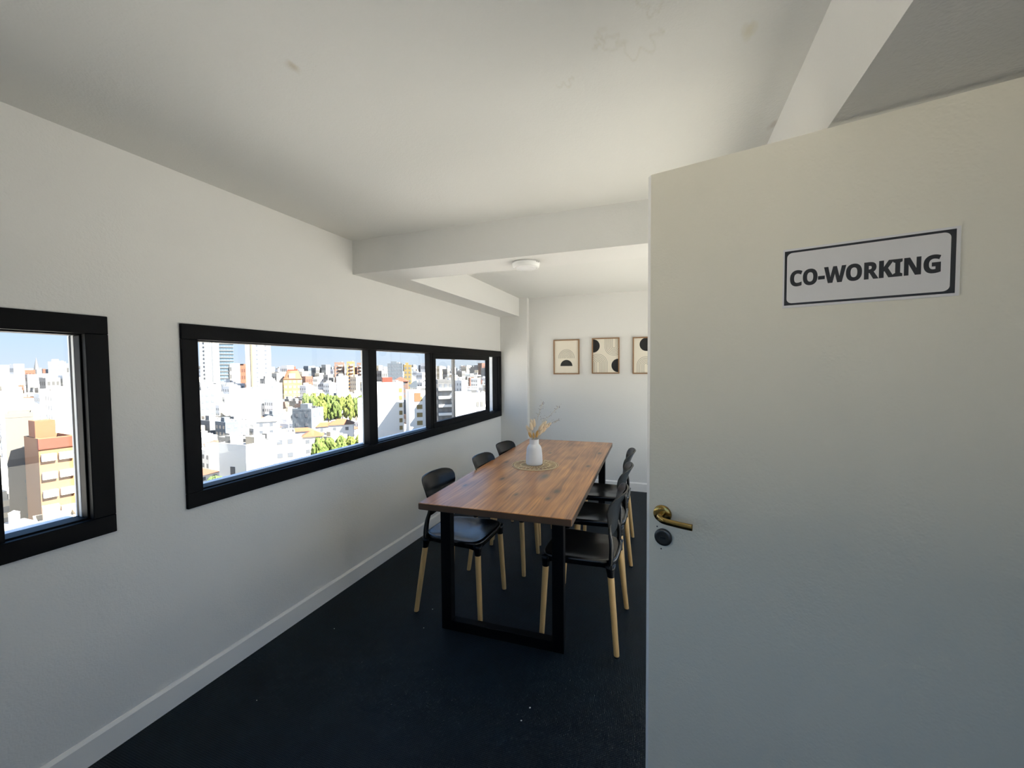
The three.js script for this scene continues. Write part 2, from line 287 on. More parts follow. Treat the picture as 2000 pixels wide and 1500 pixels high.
// ------------------------------------------------------------------ table
{
  const L = 2.19, Wd = 0.866, TT = 0.745, TK = 0.036;
  const n1 = tiling(32, 21), n2 = tiling(128, 33), n3 = tiling(12, 41), n4 = tiling(256, 55);
  const knots = [[0.32, 0.28, 0.02], [0.62, 0.35, 0.034], [0.8, 0.2, 0.022], [0.78, 0.13, 0.017], [0.16, 0.5, 0.018], [0.9, 0.52, 0.02], [0.45, 0.7, 0.018], [0.93, 0.75, 0.024], [0.25, 0.82, 0.02], [0.55, 0.14, 0.015], [0.12, 0.18, 0.016]];
  const wood = dataTex(1024, 1024, (u, v) => {
    let x = u, kd = 0;
    for (const [ku, kv, r] of knots) {
      const dx = (u - ku) * Wd, dy = (v - kv) * L * 0.42, d = Math.hypot(dx, dy);
      x += Math.sign(dx) * -0.02 * Math.exp(-((d / (r * 1.8)) ** 2)) * (1 - Math.exp(-Math.abs(dx) / 0.01));
      kd = Math.max(kd, 0.85 * Math.exp(-((d / (r * 0.7)) ** 2)) + 0.36 * Math.exp(-((d / (r * 1.1)) ** 2)) * (0.5 + 0.5 * Math.sin(d * 900)));
    }
    const plank = Math.floor(x * 6.3 + 0.15 * n3(u * 0.2, v)), pt = (Math.sin(plank * 91.7) * 43758.5) % 1;
    const w = 0.022 * (n3(u, v * 0.5) - 0.5);
    const g = 0.45 * n1(x * 1.0 + w, v * 0.12 + plank * 0.37) + 0.35 * n2(x + w, v * 0.08 + plank * 0.21) + 0.2 * n4(x + w * 0.5, v * 0.07);
    const streak = Math.max(0, n2(x * 0.9 + 0.13, v * 0.045 + plank * 0.3) - 0.6) * 1.7;
    const blotch = t9(u * 1.3 + 0.2, v * 2.1) + 0.6 * t64(u * 0.3, v * 0.25);
    const k = Math.min(1, Math.max(0, 0.36 + 0.75 * (g - 0.42) + 0.32 * (blotch - 0.8) + 0.05 * pt - streak * 0.5));
    const a = [132, 78, 36], b = [244, 172, 94];
    return a.map((q, i) => Math.max(18, (q + (b[i] - q) * k) * (1 - 0.55 * Math.min(1, kd))));
  }, true);
  const t = thing('dining_table', 'long wooden meeting table with knotty brown top and black metal frame legs', 'table', [1.1526, 0, -3.089], 0.03125);
  const g = new RoundedBoxGeometry(Wd, TK, L, 2, 0.003), p = g.attributes.position, n = g.attributes.normal, uv = [];
  g.translate(0, TT - TK / 2, 0);
  for (let i = 0; i < p.count; i++) {
    const ax = Math.abs(n.getX(i)) > 0.8, yy = (p.getY(i) - TT) * 0.9;
    uv.push(p.getX(i) / Wd + 0.5 + (ax ? yy : 0), 0.5 - p.getZ(i) / L + (Math.abs(n.getZ(i)) > 0.8 ? yy * 0.4 : 0));
  }
  g.setAttribute('uv', new THREE.Float32BufferAttribute(uv, 2));
  mesh('tabletop', g, phys(1, 1, 1, 0.34, { map: wood, clearcoat: 0.5, clearcoatRoughness: 0.22 }), t);
  mesh('underside', bx(-Wd / 2 + 0.004, Wd / 2 - 0.004, TT - TK - 0.003, TT - TK + 0.001, -L / 2 + 0.004, L / 2 - 0.004), std(0.035, 0.028, 0.022, 0.8), t);
  const edgeShade = std(0.075, 0.045, 0.027, 0.5), e = 0.0015, y0 = TT - TK + 0.001, y1 = TT - 0.003;  // darker brown strips put the shade of the table edges into colour
  for (const q of [1, -1]) { mesh('edge_shade', bx(-Wd / 2 + 0.002, Wd / 2 - 0.002, y0, y1, q > 0 ? L / 2 - 0.001 : -L / 2 - e, q > 0 ? L / 2 + e : -L / 2 + 0.001), edgeShade, t); mesh('edge_shade', bx(q > 0 ? Wd / 2 - 0.001 : -Wd / 2 - e, q > 0 ? Wd / 2 + e : -Wd / 2 + 0.001, y0, y1, -L / 2 + 0.002, L / 2 - 0.002), edgeShade, t); }
  const iron = phys(0.003, 0.003, 0.0035, 0.5, { specularIntensity: 0.2 });
  for (const z of [1.0, -0.97]) {
    for (const x of [-0.304, 0.346]) mesh('leg', rbx(x - 0.031, x + 0.031, 0.0, TT - TK - 0.009, z - 0.025, z + 0.025, 0.003), iron, t);
    mesh('foot_bar', rbx(-0.274, 0.316, 0.0, 0.058, z - 0.025, z + 0.025, 0.003), iron, t);
    mesh('top_plate', rbx(-0.335, 0.377, TT - TK - 0.009, TT - TK - 0.003, z - 0.04, z + 0.04, 0.001), iron, t);
  }
}

// ------------------------------------------------------------------ chairs
const plastic = phys(0.0035, 0.004, 0.005, 0.26, { specularIntensity: 0.45 }), seatPlastic = phys(0.0035, 0.004, 0.005, 0.2, { specularIntensity: 1 }), beech = std(1, 1, 1, 0.5, { map: dataTex(64, 256, (u, v) => { const k = 0.86 + 0.14 * n_b(u, v); return [214 * k, 176 * k, 118 * k]; }, true) });
function n_b(u, v) { return 0.6 * t9(u * 3, v * 0.4) + 0.4 * t64(u, v * 0.1); }
const rubberFoot = std(0.01, 0.01, 0.01, 0.7);
function seatOutline(a, k = 1) { // rounded trapezoid, narrower at the back (-x)
  const c = Math.cos(a), s = Math.sin(a), e = 0.42, px = Math.sign(c) * Math.abs(c) ** e, pz = Math.sign(s) * Math.abs(s) ** e;
  return [0.205 * px * k, (0.195 + 0.018 * px) * pz * k];
}
function makeChair(label) {
  const t = thing('dining_chair', label, 'chair', [0, 0, 0], 0, 'black chairs around the wooden table');
  const N = 64, ring = (k, y, dish = 0) => Array.from({ length: N }, (_, j) => { const a = -j / N * Math.PI * 2, [x, z] = seatOutline(a, k); return [x, y - dish + 0.006 * (x / 0.2) * (x / 0.2) * 0 , z]; });
  mesh('seat', loft([ring(0.02, 0.472, 0.016), ring(0.3, 0.472, 0.0145), ring(0.55, 0.472, 0.011), ring(0.75, 0.472, 0.006), ring(0.9, 0.472, 0.001), ring(0.96, 0.472), ring(0.99, 0.468), ring(1, 0.46), ring(0.995, 0.45), ring(0.96, 0.444), ring(0.5, 0.438), ring(0.02, 0.436)].reverse()), seatPlastic, t);
  // apron that drops towards the leg sockets
  const apr = [];
  { const pos = [], idx = [], n = 96;
    for (let j = 0; j <= n; j++) {
      const a = j / n * Math.PI * 2, [x, z] = seatOutline(a, 0.985), [xi, zi] = seatOutline(a, 0.93);
      const corner = Math.min(Math.abs(x) / 0.2, Math.abs(z) / 0.19), drop = 0.016 + 0.05 * Math.max(0, (corner - 0.55) / 0.45) ** 2.5;
      pos.push(x, 0.452, z, x * 1.0, 0.452 - drop, z, xi, 0.452 - drop, zi, xi, 0.452, zi);
      if (j < n) for (let q = 0; q < 3; q++) { const b = j * 4 + q; idx.push(b, b + 4, b + 1, b + 1, b + 4, b + 5); }
    }
    const g = new THREE.BufferGeometry(); g.setAttribute('position', new THREE.Float32BufferAttribute(pos, 3)); g.setIndex(idx); g.computeVertexNormals(); g.setAttribute('uv', new THREE.Float32BufferAttribute(new Float32Array(pos.length / 3 * 2), 2));
    mesh('seat_rim', g, plastic, t);
  }
  for (const sx of [1, -1]) for (const sz of [1, -1]) {
    const top = V(sx > 0 ? 0.178 : -0.172, 0.45, sz * (sx > 0 ? 0.172 : 0.168)), foot = V(sx > 0 ? 0.2 : -0.215, 0.008, sz * (sx > 0 ? 0.192 : 0.228));
    const at = (y) => V().lerpVectors(foot, top, (y - 0.008) / (0.45 - 0.008)), circ = (y, r) => { const c = at(y); return Array.from({ length: 16 }, (_, k) => { const a = -k / 16 * Math.PI * 2; return [c.x + r * Math.cos(a), y, c.z + r * Math.sin(a)]; }); };
    mesh('leg_socket', loft([circ(0.392, 0.018), circ(0.394, 0.0195), circ(0.41, 0.0205), circ(0.43, 0.024), circ(0.455, 0.03)]), plastic, t);
    const leg = mesh('leg', loft([circ(0.008, 0.0135), circ(0.012, 0.0145), circ(0.39, 0.0175), circ(0.396, 0.0175)]), beech, t);
    { const g = leg.geometry, p = g.attributes.position, uv = []; for (let i = 0; i < p.count; i++) uv.push((p.getX(i) * sx + p.getZ(i)) * 4, p.getY(i)); g.setAttribute('uv', new THREE.Float32BufferAttribute(uv, 2)); }
    const f = mesh('foot_cap', loft([circ(0.0, 0.0115), circ(0.004, 0.0125), circ(0.0085, 0.0125)]), rubberFoot, leg);
  }
  // backrest: a curved shell, widest near the top, drawn in at the waist
  const wAt = (y) => { const k = [[0.575, 0.125], [0.6, 0.14], [0.64, 0.152], [0.69, 0.172], [0.73, 0.19], [0.765, 0.196], [0.79, 0.19], [0.803, 0.174], [0.811, 0.15], [0.815, 0.12]];
    let i = 0; while (i < k.length - 2 && y > k[i + 1][0]) i++; const u = (y - k[i][0]) / (k[i + 1][0] - k[i][0]); return k[i][1] + (k[i + 1][1] - k[i][1]) * u; };
  const xAt = (y, z) => -0.176 - 0.12 * (y - 0.58) - 2.0 * Math.max(0, y - 0.68) ** 2 + 1.3 * z * z * (0.6 + 0.4 * (y - 0.575) / 0.25);
  const rows = [];
  for (let i = 0; i <= 26; i++) {
    const y = 0.575 + 0.24 * Math.sin(i / 26 * Math.PI / 2 * 0.98) / Math.sin(Math.PI / 2 * 0.98), w = wAt(y), th = i === 0 ? 0.003 : i === 26 ? 0.003 : 0.0085, r = [];
    for (let k = 0; k < 48; k++) { const a = -k / 48 * Math.PI * 2, z = w * Math.cos(a), e = Math.abs(Math.sin(a)) ** 0.6 * Math.sign(Math.sin(a)); r.push([xAt(y, z) + th * e, y, z]); }
    rows.push(r);
  }
  mesh('backrest', loft(rows), plastic, t);
  for (const s of [1, -1]) { // uprights from the rear sockets into the backrest
    const c = new THREE.CatmullRomCurve3([V(-0.173, 0.43, s * 0.17), V(-0.178, 0.49, s * 0.164), V(-0.176, 0.55, s * 0.15), V(-0.166, 0.61, s * 0.13), V(-0.166, 0.66, s * 0.122)]), rings = [];
    for (let i = 0; i <= 20; i++) { const q = c.getPoint(i / 20), w = 0.027 - 0.005 * Math.sin(i / 20 * Math.PI), r = []; for (let k = 0; k < 14; k++) { const a = -k / 14 * Math.PI * 2; r.push([q.x + (0.014 - 0.006 * i / 20) * Math.sin(a), q.y, q.z + w * Math.cos(a)]); } rings.push(r); }
    mesh('upright', loft(rings), plastic, t);
  }
  return t;
}
{
  const proto = makeChair('black plastic chair with beech legs by the window, nearest the camera');
  const spots = [
    [0.836, -2.37, 0.0, null],
    [0.9, -2.955, 0.03, 'middle black plastic chair on the window side of the table'],
    [0.868, -3.5, -0.03, 'black chair on the window side, farthest from the camera'],
    [1.612, -2.38, Math.PI - 0.02, 'black chair on the door side of the table, nearest the camera'],
    [1.597, -2.955, Math.PI, 'middle black chair on the door side of the table'],
    [1.575, -3.5, Math.PI + 0.03, 'black chair on the door side, farthest from the camera, by the back wall'],
  ];
  spots.forEach(([x, z, a, label], i) => {
    const o = i ? proto.clone() : proto;
    if (i) { o.name = numbered('dining_chair'); o.userData = { ...proto.userData, label }; scene.add(o); }
    o.position.set(x, 0, z); o.rotation.y = a;
  });
}

// ------------------------------------------------------------------ placemat, vase, dried stems
const TT = 0.745, vc = [1.1, -3.05];
{
  const t = thing('placemat', 'round openwork straw placemat under the white vase', 'placemat', [1.108, TT, -3.05]);
  const straw = std(0.78, 0.64, 0.4, 0.7);
  for (const r of [0.178, 0.165, 0.112, 0.06]) { const g = new THREE.TorusGeometry(r, 0.0024, 6, 72); g.rotateX(Math.PI / 2); g.translate(0, 0.0024, 0); mesh('ring', g, straw, t); }
  const loops = [];
  for (let i = 0; i < 26; i++) { const a = i / 26 * Math.PI * 2; for (const [r, w, l] of [[0.138, 0.014, 0.026], [0.086, 0.009, 0.026]]) { const g = new THREE.TorusGeometry(1, 0.14, 5, 16); g.scale(l, w, 0.013); g.rotateX(Math.PI / 2); g.translate(r, 0.003, 0); g.rotateY(a); loops.push(g); } }
  loops.forEach((g) => mesh('loop', g, straw, t));
}
{
  const P = [[0, 0.001], [0.052, 0.001], [0.058, 0.003], [0.0635, 0.012], [0.0645, 0.03], [0.062, 0.08], [0.058, 0.12], [0.054, 0.136], [0.046, 0.15], [0.038, 0.158], [0.036, 0.164], [0.036, 0.19], [0.0365, 0.196], [0.035, 0.198], [0.033, 0.196], [0.033, 0.16], [0.05, 0.13], [0.056, 0.03], [0.03, 0.01], [0, 0.01]];
  const v = mesh('vase', new THREE.LatheGeometry(P.map((q) => new THREE.Vector2(...q)), 56), std(0.82, 0.82, 0.81, 0.55));
  v.position.set(vc[0], TT + 0.0045, vc[1]); tag(v, 'white ceramic bottle vase holding dried stems on the table', 'vase');
}
{
  const cream = std(0.92, 0.76, 0.54, 0.9), gold = std(0.72, 0.45, 0.16, 0.9), stemM = std(0.55, 0.42, 0.22, 0.8), grey = std(0.28, 0.24, 0.26, 0.9);
  const tailGeo = (() => { const rings = []; for (let i = 0; i <= 14; i++) { const u = i / 14, r = 0.0105 * Math.sin(Math.PI * Math.min(1, 0.08 + u * 0.92)) ** 0.7 * (1 - 0.35 * u) + 0.0008; rings.push(Array.from({ length: 12 }, (_, k) => { const a = -k / 12 * Math.PI * 2, q = r * (1 + 0.22 * (((k * 7 + i * 5) % 3) - 1)); return [q * Math.cos(a), u * 0.058, q * Math.sin(a)]; })); } return loft(rings); })();
  const awn = (() => { const gs = []; for (let i = 0; i < 40; i++) { const g = new THREE.ConeGeometry(0.0006, 0.018, 3); g.translate(0, 0.009, 0); g.rotateZ(-0.55 - rr(0, 0.3)); g.rotateY(rr(0, 6.28)); g.translate(0, rr(0.004, 0.05), 0); gs.push(g); } return merged(gs); })();
  const base = V(vc[0], TT + 0.195, vc[1]);
  const heads = [[-0.035, 0.085, 0.01], [-0.02, 0.125, -0.01], [0.002, 0.13, 0.006], [-0.036, 0.062, -0.015], [0.05, 0.075, 0.012], [0.07, 0.09, -0.006], [0.088, 0.118, 0.01], [0.104, 0.125, -0.012], [0.075, 0.132, 0.004], [0.058, 0.11, 0.02], [-0.012, 0.108, 0.02], [-0.024, 0.052, 0.016], [0.002, 0.046, 0.014], [0.028, 0.055, 0.018], [0.016, 0.06, -0.014]];
  const words = ['leaning far left', 'tall and upright on the left', 'tallest of the upright ones', 'low on the left', 'half way up on the right', 'leaning right, between two others', 'reaching far right', 'reaching farthest right', 'arching over the right-hand ones', 'in front of the right-hand ones', 'in front of the tall upright ones', 'short, left at the front of the mouth', 'shortest, deep in the vase mouth', 'short, leaning right at the vase mouth', 'short, at the back of the vase mouth'];
  heads.forEach(([x, y, z], i) => {
    const t = thing('dried_bunny_tail', (i > 10 ? 'golden' : 'cream') + ' dried grass head in the white vase, ' + words[i], 'dried flower', [base.x, base.y, base.z], 0, 'dried stems in the vase');
    const k = Math.min(1, 0.028 / Math.hypot(x, z)) * 0.9, at = [x * 0.78, y - 0.03, z];
    mesh('stem', tube([[-x * 0.25, -0.12, -z * 0.3], [x * k * 0.5, -0.02, z * k * 0.5], [x * 0.5, Math.max(0.006, (y - 0.03) * 0.45), z * 0.7], at], 0.0011, 16, 5), stemM, t);
    const dir = V(x * 1.0, 0.04 + y * 0.35, z).normalize(), q = new THREE.Quaternion().setFromUnitVectors(V(0, 1, 0), dir);
    const h = mesh('seed_head', tailGeo, i > 10 ? gold : cream, t); h.position.set(...at); h.quaternion.copy(q); h.scale.set(i > 10 ? 1 : 1.35, i > 10 ? 0.8 : 1.15, i > 10 ? 1 : 1.35);
    mesh('bristles', awn, i > 10 ? gold : cream, h);
  });
  [[0.07, 0.29, 0.01, 'reaching highest'], [0.19, 0.26, -0.01, 'reaching up to the right'], [0.19, 0.16, 0.012, 'spreading low to the right']].forEach(([x, y, z, w]) => {
    const t = thing('dried_spray', 'thin grey dried spray of tiny seeds, ' + w + ' from the vase', 'dried flower', [base.x, base.y, base.z], 0, 'dried sprays in the vase');
    mesh('stem', tube([[-0.012, -0.12, 0], [0.008, 0, z], [x * 0.4, y * 0.5, z], [x * 0.75, y * 0.82, z], [x, y, z]], 0.0006, 24, 4), stemM, t);
    const twigs = [], seeds = [];
    for (let i = 0; i < 30; i++) {
      const u = rr(0.5, 1), px = x * (u < 0.75 ? u * u * 1.2 : u), py = y * u, pz = z, ex = px + rr(-0.022, 0.03), ey = py + rr(0, 0.028), ez = pz + rr(-0.025, 0.025);
      twigs.push(tube([[px, py, pz], [(px + ex) / 2, (py + ey) / 2 + 0.004, (pz + ez) / 2], [ex, ey, ez]], 0.00035, 4, 3));
      const s = new THREE.IcosahedronGeometry(rr(0.0016, 0.0034), 0); s.translate(ex, ey, ez); seeds.push(s);
    }
    mesh('twigs', merged(twigs), stemM, t); mesh('seeds', merged(seeds), grey, t);
  });
}

// ------------------------------------------------------------------ framed prints on the back wall
{
  const arcs = (c, cx, cy, r, n, up, W, H, legs) => { c.strokeStyle = '#5c5a52'; c.lineWidth = 5; for (let i = 0; i < n; i++) { const q = r * (1 - i / n * 0.95); c.beginPath(); if (legs) c.moveTo(cx - q, cy + up * legs); c.arc(cx, cy, q, Math.PI, 0, up < 0); if (legs) c.lineTo(cx + q, cy + up * legs); c.stroke(); } };
  const paper = (c, W, H) => { c.fillStyle = '#e9e2d2'; c.fillRect(0, 0, W, H); };
  const prints = [
    (c, W, H) => { paper(c, W, H); for (let i = 0; i < 7; i++) { const q = 150 * (1 - i / 7); c.strokeStyle = '#5f5a50'; c.lineWidth = 5; c.setLineDash([]); c.beginPath(); c.arc(W / 2, H * 0.52, q, Math.PI, 0); c.stroke(); } c.strokeStyle = '#5f5a50'; for (let i = 0; i < 14; i++) { c.beginPath(); const x = W / 2 - 150 + i * 23; c.moveTo(x, H * 0.52); c.lineTo(x, H * 0.545); c.stroke(); } c.fillStyle = '#2a2b2a'; c.beginPath(); c.arc(W / 2, H * 0.78, 116, Math.PI, 0); c.fill(); },
    (c, W, H) => { paper(c, W, H); c.fillStyle = '#17191b'; c.beginPath(); c.arc(0, H * 0.2, 122, 0, 7); c.fill(); c.beginPath(); c.arc(W, H * 0.79, 122, 0, 7); c.fill(); arcs(c, W * 0.83, H * 0.22, 165, 6, -1, W, H, 300); arcs(c, W * 0.2, H * 0.72, 165, 6, 1, W, H, 300); },
    (c, W, H) => { paper(c, W, H); c.fillStyle = '#17191b'; c.beginPath(); c.arc(W * 0.47, H * 0.18, 118, 0, 7); c.fill(); arcs(c, W * 0.45, H * 0.78, 150, 6, 1, W, H, 200); },
  ];
  const labels = ['wood-framed print of a line arch above a black half circle, leftmost on the back wall', 'wood-framed print with two black circles cut by its edges, middle of the three', 'wood-framed print half hidden behind the open door'];
  const wood = std(0.3, 0.17, 0.085, 0.5);
  [[0.867, 1.6255], [1.352, 1.6315], [1.835, 1.628]].forEach(([x, y], i) => {
    const w = 0.33, h = 0.436, b = 0.014, t = thing('picture_frame', labels[i], 'picture', [x, y, ZB + 0.001], 0, 'prints on the back wall');
    for (const [n, x0, x1, y0, y1] of [['frame_bar', -w / 2, w / 2, h / 2 - b, h / 2], ['frame_bar', -w / 2, w / 2, -h / 2, -h / 2 + b], ['frame_bar', -w / 2, -w / 2 + b, -h / 2 + b, h / 2 - b], ['frame_bar', w / 2 - b, w / 2, -h / 2 + b, h / 2 - b]]) mesh(n, rbx(x0, x1, y0, y1, 0, 0.022, 0.0015), wood, t);
    const g = new THREE.BoxGeometry(w - 2 * b, h - 2 * b, 0.004); g.translate(0, 0, 0.008);
    const edge = std(0.8, 0.77, 0.7), face = std(1, 1, 1, 0.7, { map: canvas(456, 614, prints[i]) });
    mesh('print', g, [edge, edge, edge, edge, face, edge], t);
  });
}
{ // bits of white litter on the floor
  const m = std(0.75, 0.75, 0.72, 0.8), g = new THREE.IcosahedronGeometry(1, 0);
  [[1.501, -1.69, 0.0048, 'larger white crumb on the open floor in front of the table'], [1.487, -1.614, 0.004, 'smaller white crumb nearest the camera on the floor'], [0.266, -1.84, 0.0035, 'white crumb on the floor near the baseboard and window'], [0.324, -1.309, 0.003, 'tiny crumb on the floor by the baseboard, nearest the camera'], [0.7, -2.2, 0.004, 'pale crumb on the floor beside the near window-side chair leg'], [0.75, -2.02, 0.003, 'pale crumb on the floor left of the near table leg']].forEach(([x, z, r, l]) => {
    const o = mesh('paper_crumb', g, m); o.scale.set(r, r * 0.5, r * 0.8); o.rotation.y = x * 9; o.position.set(x, r * 0.45, z); tag(o, l, 'crumb', 'crumbs on the dark floor');
  });
}

// ------------------------------------------------------------------ the city outside, thirty metres below the floor
const GY = -30;
const C = {
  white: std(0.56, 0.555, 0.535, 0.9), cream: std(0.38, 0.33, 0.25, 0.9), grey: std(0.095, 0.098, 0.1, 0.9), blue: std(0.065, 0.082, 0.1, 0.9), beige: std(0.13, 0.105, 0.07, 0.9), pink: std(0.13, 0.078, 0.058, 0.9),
  brick: std(0.15, 0.07, 0.03, 0.9), orange: std(0.14, 0.045, 0.016, 0.9), red: std(0.12, 0.022, 0.01, 0.9), tile: std(0.1, 0.034, 0.018, 0.9), slab: std(0.22, 0.215, 0.2, 0.9), dark: std(0.06, 0.062, 0.066, 0.8),
  glass: std(0.085, 0.095, 0.11, 0.3), shutter: std(0.5, 0.49, 0.47, 0.7), yellow: std(0.15, 0.11, 0.035, 0.9), bluegl: std(0.045, 0.075, 0.1, 0.3), greyshade: std(0.09, 0.082, 0.07, 0.95), tank: std(0.4, 0.4, 0.42, 0.6),
};
{
  const g = new THREE.CircleGeometry(9000, 96); g.rotateX(-Math.PI / 2); g.translate(0, GY, 0);
  structure(mesh('city_ground', g, std(0.13, 0.126, 0.115, 0.95)));
}
const at = (th, d) => [2.06 - d * Math.cos(th), -d * Math.sin(th)];
// windows on one side of a block: side 'f' faces +x, 'l' faces +z, 'r' faces -z
function openings(side, w, dp, h, cols, floors, fw, fh, lift = 0.05) {
  const out = [], span = side === 'f' ? w : dp, fl = h / floors;
  for (let j = 0; j < floors; j++) for (let i = 0; i < cols; i++) {
    const c = (i + 0.5) / cols * span, y = (j + 0.5) * fl, a = fw / 2, b = fh / 2;
    if (side === 'f') out.push(bx(-0.05, lift, y - b, y + b, c - w / 2 - a, c - w / 2 + a));
    else { const z = side === 'l' ? w / 2 : -w / 2, s = side === 'l' ? 1 : -1; out.push(bx(-c - a, -c + a, y - b, y + b, Math.min(z - 0.05 * s, z + lift * s), Math.max(z - 0.05 * s, z + lift * s))); }
  }
  return out;
}
const parapet = (w, dp, h, t = 0.25, up = 0.8) => merged(bx(-t, 0.03, h, h + up, -w / 2, w / 2), bx(-dp, -dp + t, h, h + up, -w / 2, w / 2), bx(-dp + t, -t, h, h + up, -w / 2, -w / 2 + t), bx(-dp + t, -t, h, h + up, w / 2 - t, w / 2));
const hip = (w, dp, h, up, over = 0.4) => { const a = w / 2 + over, x0 = over, x1 = -dp - over, m = Math.min(w, dp) * 0.5; const g = new THREE.BufferGeometry();
  const ridge = dp > w ? [[x0 - m, h + up, 0], [x1 + m, h + up, 0]] : [[-dp / 2, h + up, a - m], [-dp / 2, h + up, -a + m]], q = [[x0, h, a], [x0, h, -a], [x1, h, -a], [x1, h, a]], [r0, r1] = ridge;
  const tri = dp > w ? [q[0], q[1], r0, q[1], q[2], r1, q[1], r1, r0, q[2], q[3], r1, q[3], q[0], r0, q[3], r0, r1] : [q[0], q[1], r1, q[0], r1, r0, q[1], q[2], r1, q[2], q[3], r0, q[2], r0, r1, q[3], q[0], r0];
  g.setAttribute('position', new THREE.Float32BufferAttribute([...tri, q[0], q[2], q[1], q[0], q[3], q[2]].flat(), 3)); g.computeVertexNormals(); g.setAttribute('uv', new THREE.Float32BufferAttribute(new Float32Array(48), 2)); return g; };
const stuff = (o) => { o.userData.kind = 'stuff'; return o; };
function block(name, label, th, d, phi, { w, dp, h, wall = C.white, roof = C.slab, win = C.glass, cols = 3, floors, fw = 1.2, fh = 1.3, sides = 'flr', flat = true, hut = true }, group) {
  const [x, z] = at(th, d), t = thing(name, label, 'building', [x, GY, z], -phi, group);
  mesh('walls', bx(-dp, 0, 0, h, -w / 2, w / 2), wall, t);
  floors ??= Math.max(2, Math.round(h / 3));
  const gs = [...sides].flatMap((s) => openings(s, w, dp, h, s === 'f' ? cols : Math.max(1, Math.round(cols * dp / w)), floors, fw, fh));
  if (gs.length) stuff(mesh('windows', merged(gs), win, t));
  if (flat) { mesh('parapet', parapet(w, dp, h), wall, t); mesh('roof_slab', bx(-dp + 0.2, -0.2, h, h + 0.1, -w / 2 + 0.2, w / 2 - 0.2), roof, t); }
  else mesh('roof', hip(w, dp, h, Math.min(w, dp) * 0.28), roof, t);
  if (flat && w > 5 && h < 40) {
    const tk = new THREE.CylinderGeometry(0.55, 0.55, 1.3, 10); tk.translate(-dp * 0.25, h + 0.75, -w * 0.28); mesh('roof_tank', tk, C.tank, t);
    mesh('air_conditioner', bx(-dp * 0.85, -dp * 0.85 + 1.1, h + 0.1, h + 1, -w * 0.35, -w * 0.35 + 0.8), C.dark, t);
    mesh('stair_wall', bx(-dp * 0.55, -dp * 0.5, h, h + 1.5, -w * 0.4, -w * 0.05), C.grey, t);
  }
  if (hut && flat) mesh('roof_hut', bx(-dp * 0.7, -dp * 0.35, h, h + 2.4, -w * 0.1, w * 0.3), wall, t);
  return t;
}
// ---- buildings one can point at
{ // towers
  const a = block('apartment_tower', 'white apartment tower beside the blue glass tower, left in the long window', 0.588, 430, 0.62, { w: 12.7, dp: 12, h: 84, cols: 3, floors: 26, fw: 1.5, fh: 1.4, sides: 'f', wall: C.white, hut: false });
  mesh('bay', bx(0, 1.6, 0, 82, -6.3, -2.4), C.white, a); mesh('bay', bx(0, 1.6, 0, 82, 0.6, 3.2), C.white, a); mesh('side_bay', bx(-0.5, 1.2, 0, 80, 5.4, 6.35), C.white, a);
  const b = block('glass_tower', 'blue-grey glass tower right behind the white apartment tower', 0.615, 448, 0.62, { w: 10.6, dp: 12, h: 79, cols: 5, floors: 26, fw: 1.5, fh: 2.0, wall: C.blue, win: C.bluegl, hut: false });
  for (let i = 0; i < 26; i++) mesh('floor_band', bx(0, 0.5, i * 3.04 + 2.5, i * 3.04 + 3, -5.3, 5.3), C.grey, b);
  const c = block('slender_tower', 'slender cream tower with a beige strip, in the middle of the long window', 0.674, 340, 0.74, { w: 10.4, dp: 12, h: 80, cols: 2, floors: 26, fw: 1.3, fh: 1.2, sides: 'f', hut: false });
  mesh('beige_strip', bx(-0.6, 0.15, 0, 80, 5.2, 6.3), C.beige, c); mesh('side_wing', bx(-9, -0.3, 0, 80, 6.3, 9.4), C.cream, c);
}
{
  const o = block('mansard_building', 'orange building with a red mansard roof among pale blocks', 0.729, 360, 0.8, { w: 12, dp: 12, h: 24, wall: std(0.26, 0.14, 0.055, 0.9), cols: 4, floors: 6, fw: 1.5, fh: 1.6, win: C.shutter, flat: false, roof: C.orange });
  const g = new THREE.CylinderGeometry(5.2, 8.6, 6.5, 4, 1); g.rotateY(Math.PI / 4); g.translate(-6, 27, 0); mesh('mansard', g, C.orange, o);
  mesh('dormer', bx(-2.2, 0.1, 24.5, 28, -2, 2), C.shutter, o); mesh('roof_crown', bx(-9.5, -2.5, 30.2, 31.4, -3.4, 3.4), C.red, o);
}
{ // brick towers with balconies
  for (const [th, d, w, h, lab, m] of [[0.822, 405, 8, 36.5, 'pink brick apartment block with a flat top on the skyline', C.pink], [0.8455, 396, 6.4, 37, 'orange balconied apartment block on the skyline, between two brick ones', std(0.26, 0.12, 0.045, 0.9)], [0.865, 398, 5, 36, 'narrow brown block at the right end of the skyline trio', C.pink]]) {
    const o = block('brick_block', lab, th, d, 0.86, { w, dp: 10, h, wall: m, cols: 2, floors: 12, fw: 1.6, fh: 1.5, sides: 'f', hut: false });
    for (let i = 1; i < 12; i++) mesh('balcony', bx(0, 1.1, i * h / 12, i * h / 12 + 1.0, -w * 0.36, w * 0.1), C.cream, o);
  }
}
block('white_slab', 'broad plain white block low behind the towers', 0.644, 235, 0.68, { w: 12, dp: 10, h: 21.5, cols: 3, sides: '', hut: false });
block('grey_block', 'grey ribbed block right of the slender tower', 0.688, 300, 0.3, { w: 6, dp: 7, h: 25, wall: C.grey, cols: 2, floors: 8, fw: 0.8, fh: 2.2 });
block('white_block', 'slim white block in front of the brick skyline trio', 0.828, 272, 0.75, { w: 6.4, dp: 8, h: 26, cols: 2, sides: 'l', fw: 0.8, fh: 1 });
block('pale_block', 'pale balconied block left below the white apartment tower', 0.582, 240, 0.4, { w: 6, dp: 8, h: 21.3, cols: 3, wall: C.grey });
